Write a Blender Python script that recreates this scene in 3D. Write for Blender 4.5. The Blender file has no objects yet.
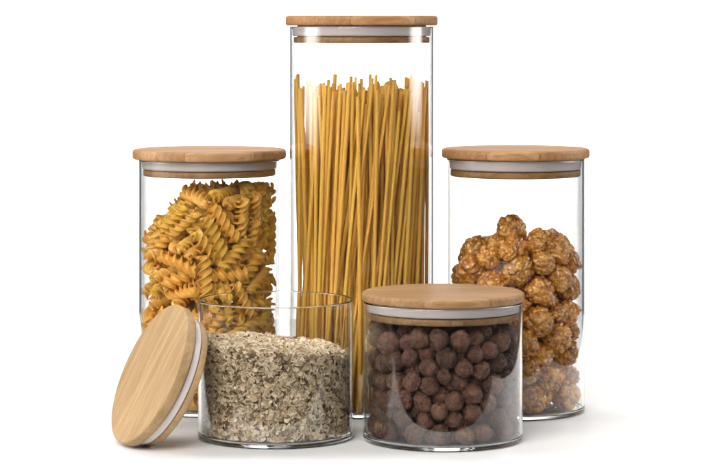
import bpy, bmesh, math, random
import numpy as np
from mathutils import Vector, Matrix

random.seed(7)
RNG = np.random.default_rng(7)
S = 0.01                                   # the scene is laid out in centimetres
scene = bpy.context.scene
C = scene.collection

# ------------------------------------------------------------------ camera
cam_d = bpy.data.cameras.new('camera')
cam = bpy.data.objects.new('camera', cam_d)
C.objects.link(cam)
cam.location = (0, -173.6 * S, 26.4 * S)
cam.rotation_euler = (math.radians(90), 0, 0)
cam_d.sensor_width = 36
cam_d.lens = 36 * 2500 / 702
cam_d.shift_y = -206 / 702
cam_d.clip_start = 0.05
cam_d.clip_end = 50
scene.camera = cam

# ------------------------------------------------------------------ world, lamps, exposure
world = bpy.data.worlds.new('World')
scene.world = world
world.use_nodes = True
bg = world.node_tree.nodes['Background']
bg.inputs[0].default_value = (0.95, 0.97, 1.0, 1)
bg.inputs[1].default_value = 0.05


def softbox(name, loc, target, w, h, radiance, color=(1, 1, 1), feather=None):
    d = bpy.data.lights.new(name, 'AREA')
    d.shape = 'RECTANGLE'
    d.size, d.size_y = w * S, h * S
    d.energy = radiance * math.pi * (w * S) * (h * S)
    d.color = color
    o = bpy.data.objects.new(name, d)
    C.objects.link(o)
    o.location = Vector(loc) * S
    v = (Vector(target) - Vector(loc)).normalized()
    o.rotation_euler = v.to_track_quat('-Z', 'Y').to_euler()
    if feather:                       # the diffuser is brightest in the middle and falls off towards its rim
        d.use_nodes = True
        t = d.node_tree
        em = t.nodes['Emission']
        ge = t.nodes.new('ShaderNodeNewGeometry')
        sp = t.nodes.new('ShaderNodeSeparateXYZ')
        t.links.new(ge.outputs['Parametric'], sp.inputs[0])
        out = None
        for ax, k in (('X', feather[0]), ('Y', feather[1])):
            a = t.nodes.new('ShaderNodeMath'); a.operation = 'SUBTRACT'
            t.links.new(sp.outputs[ax], a.inputs[0]); a.inputs[1].default_value = 0.5
            b = t.nodes.new('ShaderNodeMath'); b.operation = 'ABSOLUTE'
            t.links.new(a.outputs[0], b.inputs[0])
            c = t.nodes.new('ShaderNodeMapRange'); c.interpolation_type = 'SMOOTHSTEP'
            t.links.new(b.outputs[0], c.inputs['Value'])
            c.inputs['From Min'].default_value = 0.5
            c.inputs['From Max'].default_value = 0.5 - k
            if out is None: out = c.outputs[0]
            else:
                m = t.nodes.new('ShaderNodeMath'); m.operation = 'MULTIPLY'
                t.links.new(out, m.inputs[0]); t.links.new(c.outputs[0], m.inputs[1]); out = m.outputs[0]
        t.links.new(out, em.inputs['Strength'])
    return o


softbox('softbox_side', (-95, -8, 50), (0, -5, 32), 78, 82, 8.5, (1.0, 0.985, 0.96), (0.42, 0.14))
softbox('softbox_side', (98, 8, 52), (0, -5, 34), 70, 82, 9.0, (1.0, 0.985, 0.97), (0.40, 0.14))
softbox('softbox_overhead', (0, 42, 105), (0, 34, 0), 120, 70, 4.8, (1.0, 0.985, 0.96))
softbox('softbox_front', (-40, -120, 76), (0, -6, 9), 90, 72, 13.0, (1.0, 0.975, 0.94))
bl = softbox('backdrop_lamp', (0, 255, 125), (0, 400, 5), 100, 60, 20.0)
bl.data.spread = math.radians(80)

vs = scene.view_settings
vs.view_transform = 'Standard'
vs.look = 'None'
vs.exposure = 0.0
vs.gamma = 1.0
vs.use_curve_mapping = False
cy = scene.cycles
cy.use_denoising = True
try:
    cy.denoiser = 'OPENIMAGEDENOISE'
except Exception:
    pass
cy.max_bounces = 24
cy.transmission_bounces = 24
cy.glossy_bounces = 8
cy.diffuse_bounces = 4
cy.transparent_max_bounces = 16
cy.caustics_refractive = True
cy.caustics_reflective = True
cy.sample_clamp_indirect = 8
cy.blur_glossy = 0.5

# ------------------------------------------------------------------ helpers


def tag(o, label=None, cat=None, group=None, kind=None):
    if label: o['label'] = label
    if cat: o['category'] = cat
    if group: o['group'] = group
    if kind: o['kind'] = kind
    return o


def link(name, mesh, mat=None, parent=None):
    o = bpy.data.objects.new(name, mesh)
    if mat and not mesh.materials:
        mesh.materials.append(mat)
    C.objects.link(o)
    if parent: o.parent = parent
    return o


def mesh_from(name, verts, faces, smooth=True, sharp=None):
    m = bpy.data.meshes.new(name)
    m.from_pydata([tuple(float(x) * S for x in v) for v in verts], [], faces)
    bm = bmesh.new()
    bm.from_mesh(m)
    bmesh.ops.recalc_face_normals(bm, faces=bm.faces)
    bm.to_mesh(m)
    bm.free()
    if smooth:
        m.polygons.foreach_set('use_smooth', [True] * len(m.polygons))
        if sharp: m.set_sharp_from_angle(angle=math.radians(sharp))
    m.update()
    return m


def lathe(name, prof, seg=128, closed=False, sharp=None, wob=None):
    """revolve (r, z) profile; points with r == 0 become poles; closed joins last to first"""
    verts, rows = [], []
    for k, (r, z) in enumerate(prof):
        if r < 1e-6:
            rows.append([len(verts)])
            verts.append((0, 0, z))
        else:
            row = []
            for i in range(seg):
                a = 2 * math.pi * i / seg
                rr = r
                if wob: rr += wob(a, k)
                row.append(len(verts))
                verts.append((rr * math.cos(a), rr * math.sin(a), z))
            rows.append(row)
    faces = []
    n = len(rows)
    for k in range(n if closed else n - 1):
        A, B = rows[k], rows[(k + 1) % n]
        for i in range(seg):
            j = (i + 1) % seg
            if len(A) == 1 and len(B) == 1: continue
            if len(A) == 1: faces.append((A[0], B[i], B[j]))
            elif len(B) == 1: faces.append((A[i], A[j], B[0]))
            else: faces.append((A[i], A[j], B[j], B[i]))
    return mesh_from(name, verts, faces, True, sharp)


def arc(cx, cz, r, a0, a1, n):
    return [(cx + r * math.cos(math.radians(a0 + (a1 - a0) * i / n)),
             cz + r * math.sin(math.radians(a0 + (a1 - a0) * i / n))) for i in range(n + 1)]


# ------------------------------------------------------------------ materials
class NT:
    def __init__(self, name):
        self.m = bpy.data.materials.new(name)
        self.m.use_nodes = True
        self.t = self.m.node_tree
        self.b = self.t.nodes['Principled BSDF']

    def n(self, typ, **kw):
        x = self.t.nodes.new(typ)
        for k, v in kw.items():
            if k.startswith('i_'):
                x.inputs[k[2:].replace('_', ' ')].default_value = v
            else:
                setattr(x, k, v)
        return x

    def l(self, a, b):
        self.t.links.new(a, b)

    def coord(self, scale=(1, 1, 1), out='Object'):
        tc = self.n('ShaderNodeTexCoord')
        mp = self.n('ShaderNodeMapping')
        mp.inputs['Scale'].default_value = scale
        self.l(tc.outputs[out], mp.inputs[0])
        return mp.outputs[0]

    def noise(self, vec, scale, detail=3, rough=0.5):
        x = self.n('ShaderNodeTexNoise', i_Scale=scale, i_Detail=detail, i_Roughness=rough)
        self.l(vec, x.inputs['Vector'])
        return x.outputs['Fac']

    def ramp(self, fac, stops):
        x = self.n('ShaderNodeValToRGB')
        while len(x.color_ramp.elements) < len(stops):
            x.color_ramp.elements.new(0.5)
        for e, (p, c) in zip(x.color_ramp.elements, stops):
            e.position = p
            e.color = (*c, 1) if len(c) == 3 else c
        self.l(fac, x.inputs[0])
        return x.outputs[0]

    def mix(self, a, b, fac, mode='MIX'):
        x = self.n('ShaderNodeMix', data_type='RGBA', blend_type=mode)
        for s, v in ((x.inputs['A'], a), (x.inputs['B'], b)):
            if isinstance(v, tuple): s.default_value = (*v, 1)
            else: self.l(v, s)
        if isinstance(fac, (int, float)): x.inputs['Factor'].default_value = fac
        else: self.l(fac, x.inputs['Factor'])
        return x.outputs['Result']

    def bump(self, h, strength, dist):
        x = self.n('ShaderNodeBump', i_Strength=strength, i_Distance=dist)
        self.l(h, x.inputs['Height'])
        self.l(x.outputs[0], self.b.inputs['Normal'])

    def set(self, **kw):
        for k, v in kw.items():
            s = self.b.inputs[k.replace('_', ' ')]
            if isinstance(v, (int, float, tuple)):
                s.default_value = (*v, 1) if isinstance(v, tuple) and len(v) == 3 and s.type == 'RGBA' else v
            else: self.l(v, s)
        return self.m

    def hsv_random(self, col, dv=0.25, dh=0.02, ds=0.15):
        """per-object variation"""
        oi = self.n('ShaderNodeObjectInfo')
        mr = self.n('ShaderNodeMapRange')
        mr.inputs['To Min'].default_value = 1 - dv
        mr.inputs['To Max'].default_value = 1 + dv
        self.l(oi.outputs['Random'], mr.inputs['Value'])
        wn = self.n('ShaderNodeTexWhiteNoise', noise_dimensions='1D')
        self.l(oi.outputs['Random'], wn.inputs['W'])
        mh = self.n('ShaderNodeMapRange')
        mh.inputs['To Min'].default_value = 0.5 - dh
        mh.inputs['To Max'].default_value = 0.5 + dh
        self.l(wn.outputs['Value'], mh.inputs['Value'])
        h = self.n('ShaderNodeHueSaturation')
        self.l(mr.outputs[0], h.inputs['Value'])
        self.l(mh.outputs[0], h.inputs['Hue'])
        self.l(col, h.inputs['Color'])
        return h.outputs[0]


def mat_glass():
    k = NT('clear_glass')
    g = k.n('ShaderNodeBsdfGlass', i_Roughness=0.0, i_IOR=1.47)
    g.inputs['Color'].default_value = (0.996, 0.999, 0.998, 1)
    k.l(g.outputs[0], k.t.nodes['Material Output'].inputs['Surface'])
    return k.m


def mat_wood(name, light, dark, seed=0.0):
    k = NT(name)
    tc = k.n('ShaderNodeTexCoord')
    sp = k.n('ShaderNodeSeparateXYZ')
    k.l(tc.outputs['Object'], sp.inputs[0])
    # glued bamboo strips running along x
    ma = k.n('ShaderNodeMath', operation='MULTIPLY_ADD')
    ma.inputs[1].default_value = 1 / (1.45 * S)
    ma.inputs[2].default_value = seed + 20.3
    k.l(sp.outputs['Y'], ma.inputs[0])
    fl = k.n('ShaderNodeMath', operation='FLOOR')
    k.l(ma.outputs[0], fl.inputs[0])
    wn = k.n('ShaderNodeTexWhiteNoise', noise_dimensions='1D')
    k.l(fl.outputs[0], wn.inputs['W'])
    v1 = k.n('ShaderNodeMapping')
    v1.inputs['Scale'].default_value = (14, 260, 150)
    v1.inputs['Location'].default_value = (seed, seed * 2, 0)
    k.l(tc.outputs['Object'], v1.inputs[0])
    # shift the grain from strip to strip
    cx = k.n('ShaderNodeCombineXYZ')
    k.l(wn.outputs['Value'], cx.inputs['X'])
    add = k.n('ShaderNodeVectorMath', operation='MULTIPLY_ADD')
    k.l(cx.outputs[0], add.inputs[0])
    add.inputs[1].default_value = (9, 0, 0)
    k.l(v1.outputs[0], add.inputs[2])
    fib = k.noise(add.outputs[0], 2.2, 4, 0.6)
    v2 = k.n('ShaderNodeMapping')
    v2.inputs['Scale'].default_value = (5, 60, 60)
    k.l(tc.outputs['Object'], v2.inputs[0])
    broad = k.noise(v2.outputs[0], 1.6, 2)
    col = k.ramp(fib, [(0.25, dark), (0.75, light)])
    tint = k.ramp(wn.outputs['Value'], [(0.0, (0.74, 0.69, 0.63)), (1.0, (1.08, 1.07, 1.05))])
    col = k.mix(col, tint, 0.75, 'MULTIPLY')
    bt = k.ramp(broad, [(0.3, (0.78, 0.71, 0.63)), (0.7, (1.05, 1.05, 1.05))])
    col = k.mix(col, bt, 0.8, 'MULTIPLY')
    # dark vascular flecks of bamboo
    v3 = k.n('ShaderNodeMapping')
    v3.inputs['Scale'].default_value = (45, 900, 900)
    k.l(tc.outputs['Object'], v3.inputs[0])
    fleck = k.ramp(k.noise(v3.outputs[0], 1.0, 2), [(0.60, (1, 1, 1)), (0.72, (0.62, 0.5, 0.4))])
    col = k.mix(col, fleck, 0.5, 'MULTIPLY')
    # glue lines between the strips
    fr = k.n('ShaderNodeMath', operation='FRACT')
    k.l(ma.outputs[0], fr.inputs[0])
    glue = k.ramp(fr.outputs[0], [(0.0, (0.68, 0.6, 0.52)), (0.035, (1, 1, 1))])
    col = k.mix(col, glue, 0.8, 'MULTIPLY')
    k.bump(fib, 0.12, 0.0004)
    return k.set(Base_Color=col, Roughness=0.50, Specular_IOR_Level=0.22)


def mat_seal():
    k = NT('silicone_seal')
    return k.set(Base_Color=(0.66, 0.585, 0.565), Roughness=0.34, Subsurface_Weight=0.25,
                 Subsurface_Radius=(0.004, 0.0035, 0.003))


def mat_pasta(name, base, rough=0.42, dv=0.16, sub=0.0, zs=1.0, soft=0.0):
    k = NT(name)
    lo_, hi_ = [tuple(c * (f + (1 - f) * soft) for c, f in zip(base, q)) for q in ((0.86, 0.80, 0.62), (1.06, 1.1, 1.25))]
    v = k.coord((1, 1, zs))
    nz = k.noise(v, 260, 3)
    col = k.ramp(nz, [(0.25, lo_), (0.75, hi_)])
    col = k.hsv_random(col, dv, 0.008)
    k.bump(k.noise(v, 1400, 2), 0.12, 0.0003)
    if sub:
        k.set(Subsurface_Weight=sub, Subsurface_Radius=(1.0, 0.55, 0.15), Subsurface_Scale=0.003)
    return k.set(Base_Color=col, Roughness=rough, Specular_IOR_Level=0.4)


def mat_popcorn():
    k = NT('caramel_popcorn')
    v = k.coord()
    a = k.noise(v, 190, 4, 0.6)
    col = k.ramp(a, [(0.32, (0.22, 0.058, 0.008)), (0.50, (0.62, 0.245, 0.030)), (0.70, (0.92, 0.50, 0.10))])
    col = k.hsv_random(col, 0.16, 0.004)
    vo = k.n('ShaderNodeTexVoronoi', feature='DISTANCE_TO_EDGE', i_Scale=430.0)
    k.l(v, vo.inputs['Vector'])
    r = k.ramp(vo.outputs['Distance'], [(0.0, (0, 0, 0)), (0.16, (1, 1, 1))])
    mx = k.mix(r, k.noise(v, 900, 3), 0.35)
    k.bump(mx, 0.4, 0.0006)
    return k.set(Base_Color=col, Roughness=0.26, Specular_IOR_Level=0.6, Coat_Weight=0.25, Coat_Roughness=0.12)


def mat_cocoa():
    k = NT('cocoa_puff')
    v = k.coord()
    a = k.noise(v, 150, 4, 0.6)
    col = k.ramp(a, [(0.3, (0.070, 0.030, 0.018)), (0.7, (0.25, 0.112, 0.066))])
    col = k.hsv_random(col, 0.36, 0.006)
    w = k.coord((1.0, 1.0, 3.2))
    k.bump(k.noise(w, 420, 3, 0.65), 0.9, 0.0016)
    return k.set(Base_Color=col, Roughness=0.42, Specular_IOR_Level=0.5)


def mat_oats():
    k = NT('rolled_oats')
    at = k.n('ShaderNodeAttribute', attribute_name='tone')
    v = k.coord()
    col = k.ramp(at.outputs['Fac'], [(0.0, (0.16, 0.10, 0.05)), (0.22, (0.46, 0.35, 0.22)), (0.6, (0.66, 0.545, 0.395)), (1.0, (0.80, 0.72, 0.575))])
    sp = k.ramp(k.noise(v, 700, 3), [(0.3, (0.80, 0.73, 0.63)), (0.65, (1.05, 1.03, 1.0))])
    col = k.mix(col, sp, 0.8, 'MULTIPLY')
    k.bump(k.noise(v, 1500, 3), 0.35, 0.0004)
    return k.set(Base_Color=col, Roughness=0.7, Specular_IOR_Level=0.25)


def mat_white(name, c, rough):
    k = NT(name)
    v = k.coord()
    col = k.ramp(k.noise(v, 3.0, 3), [(0.3, tuple(x * 0.985 for x in c)), (0.7, c)])
    k.bump(k.noise(v, 900, 2), 0.03, 0.0003)
    return k.set(Base_Color=col, Roughness=rough, Specular_IOR_Level=0.3)


M_GLASS = mat_glass()
M_SEAL = mat_seal()
M_FUS = mat_pasta('fusilli_pasta', (0.95, 0.56, 0.105), 0.32, 0.12, 0.15, 1.0, 0.3)
M_SPA = mat_pasta('spaghetti_pasta', (0.92, 0.53, 0.10), 0.38, 0.11, 0.15, 0.03, 0.6)
M_POP = mat_popcorn()
M_COC = mat_cocoa()
M_OAT = mat_oats()

# ------------------------------------------------------------------ setting
# table: one slab with a rolled edge
tv, tf = [], []
pro = [(-27.2, -6), (-27.2, -1.2), (-26.9, -0.35), (-26.2, 0.0), (52.8, 0.0), (53.6, -0.35), (54, -1.2), (54, -6)]
for x in (-41, 41):
    for (y, z) in pro: tv.append((x, y, z))
n = len(pro)
for i in range(n):
    j = (i + 1) % n
    tf.append((i, j, n + j, n + i))
tf += [tuple(range(n)), tuple(range(n, 2 * n))]
tag(link('tabletop', mesh_from('tabletop', tv, tf, False), mat_white('white_tabletop', (0.75, 0.75, 0.75), 0.5)), kind='structure')
# hanging white backdrop well behind the table, rolled forward a little at the foot
bv, bf = [], []
pro = [(385, -130), (393, -127), (398, -121), (400, -112), (400, 230)]
for th in (0, 1.2):
    for x in (-240, 240):
        for (y, z) in pro: bv.append((x, y + th, z + (0 if th == 0 else (-1.2 if z < -125 else 0))))
n = len(pro)
for o in (0, 2 * n):
    for i in range(n - 1):
        bf.append((o + i, o + i + 1, o + n + i + 1, o + n + i))
for a in (0, n):
    for i in range(n - 1):
        bf.append((a + i, a + i + 1, a + 2 * n + i + 1, a + 2 * n + i))
bf += [(0, n, 3 * n, 2 * n), (n - 1, 2 * n - 1, 4 * n - 1, 3 * n - 1)]
tag(link('backdrop', mesh_from('backdrop', bv, bf, True, 40), mat_white('white_backdrop', (0.88, 0.88, 0.88), 0.8)), kind='structure')

# ------------------------------------------------------------------ jars and lids
WALL = 0.165


def jar(name, label, x, y, R, H, group='straight-sided glass storage jars'):
    ri = R - WALL
    b = 0.22
    p = [(0, 0.06), (R * 0.6, 0.05), (R - 0.55, 0.02), (R - 0.38, 0.0)]
    p += arc(R - 0.20, 0.20, 0.20, -90, 0, 8)
    p += [(R, 0.23), (R, 0.30)] + [(R, H * f) for f in (0.1, 0.3, 0.5, 0.7, 0.9)] + [(R, H - WALL / 2 - 0.05), (R, H - WALL / 2 - 0.01)]
    p += arc(R - WALL / 2, H - WALL / 2, WALL / 2, 0, 180, 8)
    p += [(ri, H - WALL / 2 - 0.01), (ri, H - WALL / 2 - 0.05)] + [(ri, H * f) for f in (0.9, 0.7, 0.5, 0.3, 0.12)] + [(ri, b + 0.33), (ri, b + 0.27)]
    p += [(a, z) for a, z in arc(ri - 0.25, b + 0.25, 0.25, 0, -90, 8)]
    p += [(ri * 0.6, b), (0, b)]
    o = link(name, lathe(name, p, 200), M_GLASS)
    o.location = (x * S, y * S, 0.0002)
    tag(o, label, 'jar', group)
    return o


def lid(name, label, mat, R, r_seal, r_plug, t_disc, t_seal, t_plug, rot=0.0, edge=0.21):
    """origin on the underside of the plug, axis up"""
    root = bpy.data.objects.new(name, None)
    root.empty_display_size = 0.02
    C.objects.link(root)
    tag(root, label, 'lid', 'bamboo lids with silicone seals')
    z0 = 0.0
    e = 0.10
    r_neck = r_seal - 0.36
    # plug: lower wooden disc
    p = [(0, 0)] + arc(r_plug - e, e, e, -90, 0, 4) + arc(r_plug - e, t_plug - e * 0.6, e * 0.6, 0, 90, 3)[0:] + [(r_neck, t_plug), (r_neck, t_plug + t_seal), (0, t_plug + t_seal)]
    p[-7:-3] = [(r_plug, t_plug - 0.06), (r_plug - 0.02, t_plug - 0.02), (r_plug - 0.06, t_plug), (r_plug - 0.15, t_plug)]
    plug = link('plug', lathe('plug', p, 128, sharp=50), mat, root)
    # silicone ring: band with a lip at the top and at the bottom
    a, b = t_plug + 0.05, t_plug + t_seal - 0.05
    h = b - a
    rs = r_seal
    p = [(r_neck + 0.02, a), (rs - 0.22, a), (rs - 0.10, a + 0.02), (rs - 0.055, a + 0.07), (rs - 0.04, a + 0.14),
         (rs - 0.045, a + h * 0.45), (rs - 0.03, a + h * 0.66), (rs - 0.005, a + h * 0.76), (rs, a + h * 0.84),
         (rs - 0.01, a + h * 0.92), (rs - 0.06, a + h * 0.97), (rs - 0.14, b), (r_neck + 0.02, b)]
    link('seal_ring', lathe('seal_ring', p, 128, closed=True, sharp=55), M_SEAL, root)
    # the wooden board on top, edges rounded over
    z = t_plug + t_seal
    er, eb = edge, min(0.18, t_disc * 0.28)
    p = [(0, z), (R - 0.9, z)] + arc(R - eb, z + eb, eb, -90, 0, 6) + arc(R - er, z + t_disc - er, er, 0, 90, 7) + [(R - 0.9, z + t_disc), (R * 0.5, z + t_disc + 0.004), (0, z + t_disc + 0.006)]
    link('board', lathe('board', p, 160), mat, root)
    for ch in root.children:
        ch.rotation_euler.z = rot
    return root


W1 = mat_wood('bamboo_warm', (0.50, 0.31, 0.165), (0.32, 0.175, 0.08), 1.0)
W2 = mat_wood('bamboo_pale', (0.50, 0.36, 0.205), (0.34, 0.225, 0.115), 5.0)
W3 = mat_wood('bamboo_honey', (0.44, 0.275, 0.14), (0.265, 0.148, 0.066), 9.0)
W4 = mat_wood('bamboo_orange', (0.49, 0.29, 0.135), (0.29, 0.145, 0.055), 3.0)

TALL = (0.74, 0.0)
LEFT = (-9.85, 0.3)
RIGHT = (11.34, -1.2)
OATS = (-4.86, -12.3)
COCO = (5.90, -13.2)

jar('glass_jar', 'tall clear glass jar of spaghetti with bamboo lid', *TALL, 5.04, 26.50)
jar('glass_jar', 'medium clear glass jar of spiral pasta with bamboo lid', *LEFT, 4.91, 17.25)
jar('glass_jar', 'medium clear glass jar of caramel popcorn with bamboo lid', *RIGHT, 4.77, 17.40)
jar('glass_jar', 'short open glass jar half full of rolled oats', *OATS, 5.02, 8.90)
jar('glass_jar', 'short clear glass jar of brown cocoa balls under its lid', *COCO, 5.13, 8.88)


def seat_lid(o, at, zplug, tilt=(0, 0)):
    o.location = (at[0] * S, at[1] * S, zplug * S)
    o.rotation_euler = (tilt[0], tilt[1], 0)


seat_lid(lid('jar_lid', 'round bamboo lid closing the tall spaghetti jar', W4, 5.30, 4.84, 4.71, 0.70, 0.78, 0.42, 0.3), TALL, 25.37)
seat_lid(lid('jar_lid', 'round bamboo lid closing the jar of spiral pasta', W1, 5.34, 4.715, 4.58, 0.68, 0.72, 0.42, 0.2), LEFT, 16.17)
seat_lid(lid('jar_lid', 'round bamboo lid closing the jar of caramel popcorn', W4, 5.09, 4.575, 4.47, 0.66, 0.80, 0.44, -0.1), RIGHT, 16.22)
seat_lid(lid('jar_lid', 'round bamboo lid closing the short jar of cocoa balls', W3, 5.22, 4.935, 4.80, 0.58, 0.70, 0.42, 0.15), COCO, 7.80)

# the loose lid leaning on the oat jar
az, el = 0.408, 0.4345
nrm = Vector((-math.cos(el) * math.cos(az), -math.cos(el) * math.sin(az), math.sin(el)))
LR, TT = 4.68, 1.86
lean = lid('jar_lid', 'loose bamboo lid leaning on its edge against the open oat jar', W2, LR, LR - 0.32, LR - 0.46, 0.76, 0.64, 0.46, math.radians(82), 0.12)
fc = Vector((-12.82, -15.5, 0))
q = nrm.to_track_quat('Z', 'Y')
M = q.to_matrix()
low = 1e9
for ch in lean.children:
    for v in ch.data.vertices:
        low = min(low, (M @ (v.co / S - Vector((0, 0, TT)))).z)
fc.z = -low + 0.01
lean.location = (fc - nrm * TT) * S
lean.rotation_euler = q.to_euler()

# ------------------------------------------------------------------ packing of the contents


def pack(N, k, spacing, rad, Rc, zmin, ztop, iters, seed, grav=0.02, extra=0.0):
    """loose rods of k balls (k=1: balls) relaxed inside a cylinder under a sloping surface"""
    g = np.random.default_rng(seed)
    rad = np.broadcast_to(np.asarray(rad, float), (N,)).copy()
    c = np.zeros((N, 3))
    a = g.uniform(0, 2 * np.pi, N)
    rr = (Rc - rad) * np.sqrt(g.uniform(0, 1, N))
    c[:, 0], c[:, 1] = rr * np.cos(a), rr * np.sin(a)
    c[:, 2] = zmin + g.uniform(0, 1, N) * (ztop(c[:, 0], c[:, 1]) - zmin)
    d = g.normal(size=(N, 3))
    d[:, 2] *= 0.6
    d /= np.linalg.norm(d, axis=1)[:, None]
    off = (np.arange(k) - (k - 1) / 2) * spacing
    rid = np.repeat(np.arange(N), k)
    rp = np.repeat(rad, k)
    need = rp[:, None] + rp[None, :]
    same = rid[:, None] == rid[None, :]
    for it in range(iters):
        P = (c[:, None, :] + d[:, None, :] * off[None, :, None]).reshape(-1, 3)
        D = P[:, None, :] - P[None, :, :]
        L = np.sqrt((D * D).sum(2)) + 1e-9
        ov = np.where(same, 0, np.maximum(0, need - L))
        cnt = np.maximum(1, (ov > 0).sum(1))
        push = (D * (ov / L)[:, :, None]).sum(1) * 0.5
        P = P + push * (1.6 / np.maximum(1.6, cnt * 0.8))[:, None]
        if it < iters - 30: P[:, 2] -= grav
        for rep in range(2):
            h = np.hypot(P[:, 0], P[:, 1]) + 1e-9
            f = np.minimum(1, (Rc - rp - extra) / h)
            P[:, 0] *= f
            P[:, 1] *= f
            P[:, 2] = np.minimum(P[:, 2], ztop(P[:, 0], P[:, 1]) - rp)
            P[:, 2] = np.maximum(P[:, 2], zmin + rp + extra)
        Q = P.reshape(N, k, 3)
        c = Q.mean(1)
        if k > 1:
            d = ((Q - c[:, None, :]) * off[None, :, None]).sum(1)
            d /= np.linalg.norm(d, axis=1)[:, None] + 1e-9
    return c, d, rad


def wave_noise(P, g, freq, n=10):
    out = np.zeros(len(P))
    for i in range(n):
        w = g.normal(size=3)
        w *= freq * g.uniform(0.6, 1.6) / np.linalg.norm(w)
        out += np.sin(P @ w + g.uniform(0, 6.28))
    return out / math.sqrt(n)


def ico(sub):
    bm = bmesh.new()
    bmesh.ops.create_icosphere(bm, subdivisions=sub, radius=1.0)
    v = np.array([x.co[:] for x in bm.verts])
    f = [tuple(q.index for q in p.verts) for p in bm.faces]
    bm.free()
    return v, f


def cells(V, g, n, jitter=0.0):
    pts = g.normal(size=(n * 8, 3))
    pts /= np.linalg.norm(pts, axis=1)[:, None]
    keep = [pts[0]]
    lim = math.cos(1.55 / math.sqrt(n) * 1.25)
    for p in pts:
        if len(keep) >= n: break
        if max(float(p @ q) for q in keep) < lim: keep.append(p)
    A = np.arccos(np.clip(V @ np.array(keep).T, -1, 1))
    A.sort(axis=1)
    return A[:, 0], A[:, 1]


# --- fusilli: three twisted fins
def fusilli_mesh(seed):
    g = np.random.default_rng(seed)
    L = g.uniform(2.65, 3.1)
    turns = L / g.uniform(1.5, 1.75)
    R, t = 0.50, 0.095
    prof = []
    for k in range(3):
        a = 2 * math.pi * k / 3
        ca, sa = math.cos(a), math.sin(a)
        for (u, w) in ((0.19, -t * 0.9), (R * 0.65, -t), (R - 0.045, -t * 0.9), (R, -t * 0.35), (R, t * 0.35), (R - 0.045, t * 0.9), (R * 0.65, t), (0.19, t * 0.9)):
            # fins curl slightly
            w2 = w + 0.16 * (u / R) ** 2 * R
            prof.append((u * ca - w2 * sa, u * sa + w2 * ca))
    m = len(prof)
    rows = 40
    bend = g.uniform(-0.10, 0.10, 2)
    V, F = [], []
    ph = g.uniform(0, 6.28)
    for i in range(rows + 1):
        s = i / rows
        th = ph + 2 * math.pi * turns * s
        z = (s - 0.5) * L
        e = min(s, 1 - s)
        sc = (0.86 + 0.14 * min(1, e / 0.06)) * (1 + 0.04 * math.sin(9 * s + ph))
        ox, oy = bend[0] * (4 * (s - 0.5) ** 2 - 0.5), bend[1] * (4 * (s - 0.5) ** 2 - 0.5)
        for j, (x, y) in enumerate(prof):
            # ragged cut ends
            zz = z + (0.10 * math.sin(3.1 * j + seed) * (1 if e < 0.01 else 0))
            V.append((ox + sc * (x * math.cos(th) - y * math.sin(th)), oy + sc * (x * math.sin(th) + y * math.cos(th)), zz))
    for i in range(rows):
        for j in range(m):
            k = (j + 1) % m
            F.append((i * m + j, i * m + k, (i + 1) * m + k, (i + 1) * m + j))
    for base, s in ((0, 1), (rows * m, -1)):
        cidx = len(V)
        V.append(tuple(np.mean([V[base + j] for j in range(m)], axis=0)))
        for j in range(m):
            F.append((cidx, base + j, base + (j + 1) % m))
    return mesh_from('fusilli', V, F, True, 60)


FM = [fusilli_mesh(i) for i in range(8)]
for m in FM: m.materials.append(M_FUS)


def fus_top(x, y):
    # heaped up to the lid on one side, falling away to the other
    s = np.clip((x + 4.6) / 4.4, 0, 1)
    return np.minimum(15.85, 12.8 + 2.95 * s * s * (3 - 2 * s) + 0.35 * np.sin(2.1 * x + 1.0) * np.cos(1.7 * y))


c, d, r = pack(300, 4, 0.73, 0.455, 4.73, 0.30, fus_top, 230, 14, 0.002, 0.08)
for i in range(len(c)):
    o = link('fusilli', FM[i % 8])
    qd = Vector(d[i]).to_track_quat('Z', 'Y')
    o.rotation_mode = 'QUATERNION'
    o.rotation_quaternion = qd @ Matrix.Rotation(random.uniform(0, 6.28), 3, 'Z').to_quaternion()
    o.location = ((c[i, 0] + LEFT[0]) * S, (c[i, 1] + LEFT[1]) * S, c[i, 2] * S)
    s = random.uniform(0.88, 1.07)
    o.scale = (s, s, s)
    hi, lo = c[i, 2] > fus_top(c[i, 0], c[i, 1]) - 1.3, c[i, 2] < 1.6
    tag(o, 'golden spiral pasta piece ' + ('lying open on top of the heap in its jar' if hi else 'lying on the floor of its jar' if lo else 'buried in the middle of the heap in its jar'), 'pasta', 'spiral pasta pieces in the medium jar')

# --- spaghetti: strands relaxed level by level, kept nearly straight
NS, KL = 300, 9
g = np.random.default_rng(11)
z0 = np.linspace(0.42, 22.4, KL)
a = g.uniform(0, 6.28, NS)
rr = 4.5 * np.sqrt(g.uniform(0.0, 1, NS))
bx, by = rr * np.cos(a), rr * np.sin(a)
tw = -0.30
tx = bx * math.cos(tw) - by * math.sin(tw) * -1 + g.normal(0, 0.95, NS)
ty = by * math.cos(tw) - bx * math.sin(tw) + g.normal(0, 1.05, NS)
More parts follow.
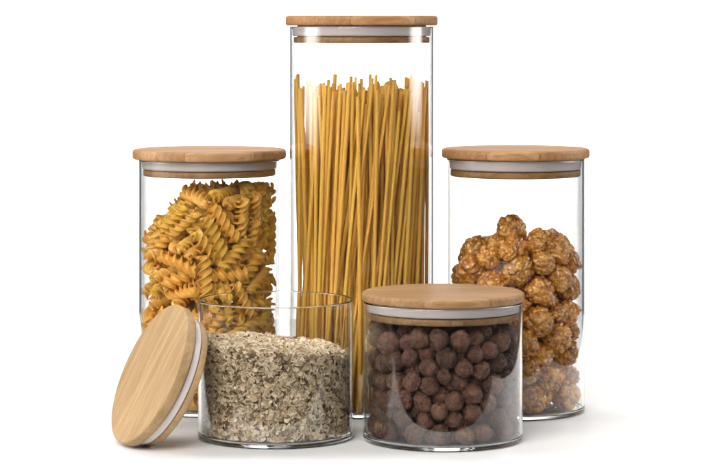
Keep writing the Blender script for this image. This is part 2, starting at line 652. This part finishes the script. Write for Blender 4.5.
# the foot of the bundle is drawn a little together, the top fans out
bx, by = bx * 0.93 + g.normal(0, 0.3, NS) - 0.15, by * 0.93 + g.normal(0, 0.3, NS)
tx = tx + 0.35
fz = np.linspace(0, 1, KL)
X = bx[:, None] * (1 - fz) + tx[:, None] * fz
Y = by[:, None] * (1 - fz) + ty[:, None] * fz
srad = 0.130
A3 = np.stack([np.ones(KL), fz - 0.5, (fz - 0.5) ** 2 - 1 / 12], 1)
PJ = np.linalg.pinv(A3)
eye = np.eye(NS, dtype=bool)
for it in range(160):
    for k in range(KL):
        dx = X[:, k][:, None] - X[:, k][None, :]
        dy = Y[:, k][:, None] - Y[:, k][None, :]
        L = np.sqrt(dx * dx + dy * dy) + 1e-6
        ov = np.where(eye, 0, np.maximum(0, 2.1 * srad - L)) / L
        X[:, k] += np.clip((dx * ov).sum(1) * 0.45, -0.12, 0.12)
        Y[:, k] += np.clip((dy * ov).sum(1) * 0.45, -0.12, 0.12)
    for rep in range(3):
        cx_ = X @ PJ.T
        cy_ = Y @ PJ.T
        cx_[:, 2] = np.clip(cx_[:, 2], -0.3, 0.3)
        cy_[:, 2] = np.clip(cy_[:, 2], -0.3, 0.3)
        X, Y = cx_ @ A3.T, cy_ @ A3.T
        h = np.hypot(X, Y)
        f = np.minimum(1, (4.72 - srad) / (h + 1e-9))
        X, Y = X * f, Y * f


def strand_mesh(xs, ys, top, seed):
    g = np.random.default_rng(seed)
    V, F = [], []
    rows, m = 14, 8
    w, h = srad * g.uniform(0.95, 1.12), srad * g.uniform(0.80, 1.0)
    ph = g.uniform(0, 6.28)
    tl = g.uniform(-0.06, 0.06)
    for i in range(rows + 1):
        s = i / rows
        z = 0.40 + (top - 0.40) * s
        x, y = np.interp(z, z0, xs), np.interp(z, z0, ys)
        e = 0.9 if i in (0, rows) else 1
        for j in range(m):
            b = 2 * math.pi * j / m
            u, v = w * math.cos(b) * e, h * math.sin(b) * e
            V.append((x + u * math.cos(ph) - v * math.sin(ph), y + u * math.sin(ph) + v * math.cos(ph), z + (tl * math.cos(b) if i == rows else 0)))
    for i in range(rows):
        for j in range(m):
            k = (j + 1) % m
            F.append((i * m + j, i * m + k, (i + 1) * m + k, (i + 1) * m + j))
    F.append(tuple(range(m)))
    F.append(tuple(rows * m + j for j in range(m)))
    return V, F


for i in range(NS):
    cxm, cym = X[i].mean(), Y[i].mean()
    top = float(np.clip(21.75 + 0.12 * abs(cxm) + g.normal(0, 0.52), 20.0, 23.2))
    V, F = strand_mesh(X[i] - cxm, Y[i] - cym, top, 100 + i)
    o = link('spaghetti_strand', mesh_from('spaghetti_strand', V, F, True, 60), M_SPA)
    o.location = ((TALL[0] + cxm) * S, (TALL[1] + cym) * S, 0)
    edge = math.hypot(cxm, cym) > 4.0
    tag(o, 'long golden spaghetti strand standing ' + ('close against the wall of the tall jar' if edge else 'inside the bundle in the tall jar'), 'spaghetti', 'spaghetti strands in the tall jar')

# --- caramel popcorn
IV5, IF5 = ico(5)


def popcorn_mesh(seed):
    g = np.random.default_rng(seed)
    warp = np.stack([wave_noise(IV5, g, 4.5) for _ in range(3)], 1) * 0.13
    Vw = IV5 + warp
    Vw /= np.linalg.norm(Vw, axis=1)[:, None]
    f1, f2 = cells(Vw, g, 34)
    g1, g2 = cells(Vw, g, 130)
    d1, d2 = (f2 - f1) / (f2 + f1), (g2 - g1) / (g2 + g1)
    h = 0.76 + 0.24 * np.sqrt(1 - (1 - np.clip(d1 * 1.25, 0, 1)) ** 2) + 0.09 * np.sqrt(1 - (1 - np.clip(d2 * 1.2, 0, 1)) ** 2)
    h += 0.055 * wave_noise(IV5, g, 2.2) + 0.02 * wave_noise(IV5, g, 9) + 0.008 * wave_noise(IV5, g, 26)
    # a few open petals and a crater
    for k in range(3):
        p = g.normal(size=3)
        p /= np.linalg.norm(p)
        an = np.arccos(np.clip(Vw @ p, -1, 1))
        wd = g.uniform(0.3, 0.5)
        h += g.choice([0.15, 0.12, -0.10]) * np.exp(-(an / wd) ** 4)
    sq = 1 + g.uniform(-0.1, 0.1, 3)
    return mesh_from('popcorn_ball', IV5 * h[:, None] * sq, IF5, True)


PM = [popcorn_mesh(40 + i) for i in range(7)]
for m in PM: m.materials.append(M_POP)


def pop_top(x, y):
    dd = np.hypot((x - 0.25) / 1.0, (y + 0.6) * 0.8)
    return 14.2 - 0.80 * np.maximum(0, dd - 0.35) ** 0.95 + 0.25 * np.sin(1.9 * x + 0.5) * np.cos(1.3 * y)


NP = 128
prad = np.random.default_rng(5).choice([1.02, 0.94, 1.08, 0.86, 0.64, 0.98, 0.92], NP)
c, d, r = pack(NP, 1, 0, prad, 4.44, 0.36, pop_top, 400, 8, 0.006)
top_i = int(np.argmax(c[:, 2]))
for i in range(NP):
    o = link('popcorn_ball', PM[i % 7])
    o.rotation_euler = [random.uniform(0, 6.28) for _ in range(3)]
    s = r[i] * 0.99
    o.scale = (s, s, s)
    o.location = ((c[i, 0] + RIGHT[0]) * S, (c[i, 1] + RIGHT[1]) * S, c[i, 2] * S)
    if i == top_i:
        tag(o, 'caramel popcorn ball crowning the peak of the heap in its jar', 'popcorn', 'caramel popcorn balls in the medium jar')
    else:
        hi, lo = c[i, 2] > pop_top(c[i, 0], c[i, 1]) - 2.0, c[i, 2] < 1.8
        tag(o, 'golden crackled caramel popcorn ball ' + ('on the upper slope of the heap' if hi else 'on the floor of its jar' if lo else 'in the middle layers of the heap'), 'popcorn', 'caramel popcorn balls in the medium jar')

# --- cocoa balls


def cocoa_mesh(seed):
    g = np.random.default_rng(seed)
    h = 1 + 0.085 * wave_noise(IV5, g, 1.8) + 0.05 * wave_noise(IV5, g, 4.0) + 0.028 * wave_noise(IV5, g, 9.5)
    # wrinkles: sharp folds along the zero lines of two wavy fields
    w1 = wave_noise(IV5 * np.array([1, 1, 1.9]), g, 3.6)
    w2 = wave_noise(IV5 * np.array([1, 1, 2.2]), g, 8.5)
    h -= 0.11 * np.exp(-np.abs(w1) / 0.12) + 0.055 * np.exp(-np.abs(w2) / 0.15)
    h += 0.018 * wave_noise(IV5, g, 21)
    p = g.normal(size=3)
    p /= np.linalg.norm(p)
    an = np.arccos(np.clip(IV5 @ p, -1, 1))
    h -= 0.20 * np.exp(-(an / 0.30) ** 2)
    sq = np.array([1.08, 0.98, 0.92]) + g.uniform(-0.07, 0.07, 3)
    return mesh_from('cocoa_ball', IV5 * h[:, None] * sq, IF5, True)


CM = [cocoa_mesh(70 + i) for i in range(9)]
for m in CM: m.materials.append(M_COC)
NC = 300
crad = np.random.default_rng(9).uniform(0.53, 0.72, NC)
c, d, r = pack(NC, 1, 0, crad, 4.83, 0.34, lambda x, y: 7.72 + 0 * x, 300, 21, 0.005)
for i in range(NC):
    o = link('cocoa_ball', CM[i % 9])
    o.rotation_euler = [random.uniform(0, 6.28) for _ in range(3)]
    o.scale = (r[i] * 1.03,) * 3
    o.location = ((c[i, 0] + COCO[0]) * S, (c[i, 1] + COCO[1]) * S, c[i, 2] * S)
    hi, lo = c[i, 2] > 6.2, c[i, 2] < 1.5
    tag(o, 'wrinkled brown cocoa ball ' + ('in the top layer right under the lid' if hi else 'on the floor of the short lidded jar' if lo else 'in the middle layers of the short lidded jar'), 'cocoa ball', 'cocoa balls in the short lidded jar')

# --- rolled oats: thousands of flakes round a lumpy core


def oat_top(x, y):
    return 5.92 - 0.10 * x + 0.16 * np.sin(1.3 * x + 0.6) * np.cos(1.1 * y) + 0.09 * np.sin(2.9 * x) * np.sin(2.4 * y + 1)


g = np.random.default_rng(31)
V, F, T = [], [], []
RO, ZB = 4.81, 0.36
m = 9
# core
seg = 72
rows = []
cz = [0.75, 1.4, 2.4, 3.4, 4.4]
for z in cz + ['top', 'in1', 'in2']:
    row = []
    for i in range(seg):
        an = 2 * math.pi * i / seg
        rc = {'top': 4.25, 'in1': 3.0, 'in2': 1.4}.get(z, 4.15)
        x, y = rc * math.cos(an), rc * math.sin(an)
        zz = (float(oat_top(x, y)) - 0.38) if isinstance(z, str) else z
        row.append(len(V))
        V.append((x, y, zz + g.uniform(-0.04, 0.04)))
        T.append(0.3)
    rows.append(row)
for A, B in zip(rows, rows[1:]):
    for i in range(seg):
        F.append((A[i], A[(i + 1) % seg], B[(i + 1) % seg], B[i]))
F.append(tuple(rows[0]))
F.append(tuple(rows[-1]))


def flake(cen, nrm, rad, tone):
    base = len(V)
    u = np.cross(nrm, g.normal(size=3))
    u /= np.linalg.norm(u)
    w = np.cross(nrm, u)
    el = g.uniform(0.68, 1.0)
    th = g.uniform(0.022, 0.042)
    bendk = g.uniform(-0.26, 0.26)
    crease = g.uniform(0.02, 0.06)
    rim = []
    for j in range(m):
        b = 2 * math.pi * j / m
        q = rad * (1 + g.uniform(-0.13, 0.10))
        rim.append((q * math.cos(b), q * el * math.sin(b)))
    for side in (1, -1):
        for (a, b) in rim:
            hh = bendk * (a * a) / rad * 0.6 + side * th
            V.append(cen + u * a + w * b + nrm * hh)
            T.append(tone)
    for side in (1, -1):
        V.append(cen + nrm * side * (th - crease * 0.6))
        T.append(max(0, tone - 0.18))
    for j in range(m):
        k = (j + 1) % m
        F.append((base + j, base + k, base + m + k, base + m + j))
        F.append((base + 2 * m, base + j, base + k))
        F.append((base + 2 * m + 1, base + m + k, base + m + j))


def unit(v):
    return v / np.linalg.norm(v)


for i in range(9500):
    an = g.uniform(0, 6.283)
    rad = g.uniform(0.09, 0.25)
    z = g.uniform(ZB + 0.1, 6.6)
    r_ = RO - 0.06 - abs(g.normal(0, 0.22))
    out = np.array([math.cos(an), math.sin(an), 0])
    nn = unit(out * 0.9 + g.normal(size=3) * 0.85)
    tilt = math.sqrt(max(0, 1 - (nn @ out) ** 2))
    r_ = min(r_, RO - rad * tilt - 0.04)
    p = out * r_ + np.array([0, 0, z])
    if z > float(oat_top(p[0], p[1])): continue
    p[2] = max(p[2], ZB + rad * math.sqrt(max(0, 1 - nn[2] ** 2)) + 0.04)
    flake(p, nn, rad, float(np.clip(g.normal(0.50, 0.34), 0, 1)))
for i in range(3200):
    an = g.uniform(0, 6.283)
    rad = g.uniform(0.10, 0.26)
    r_ = (RO - 0.1 - rad) * math.sqrt(g.uniform(0, 1))
    x, y = r_ * math.cos(an), r_ * math.sin(an)
    nn = unit(np.array([0, 0, 1.0]) + g.normal(size=3) * 0.55)
    p = np.array([x, y, float(oat_top(x, y)) - abs(g.normal(0, 0.16)) + 0.04])
    flake(p, nn, rad, float(np.clip(g.normal(0.62, 0.22), 0, 1)))
om = bpy.data.meshes.new('oat_flakes')
om.from_pydata([tuple(float(x) * S for x in v) for v in V], [], F)
at = om.attributes.new('tone', 'FLOAT', 'POINT')
at.data.foreach_set('value', np.array(T, dtype=np.float32))
om.polygons.foreach_set('use_smooth', [True] * len(om.polygons))
om.set_sharp_from_angle(angle=math.radians(45))
om.update()
oo = link('oat_flakes', om, M_OAT)
oo.location = (OATS[0] * S, OATS[1] * S, 0)
tag(oo, 'pale beige rolled oat flakes filling the open short jar', 'oats', kind='stuff')
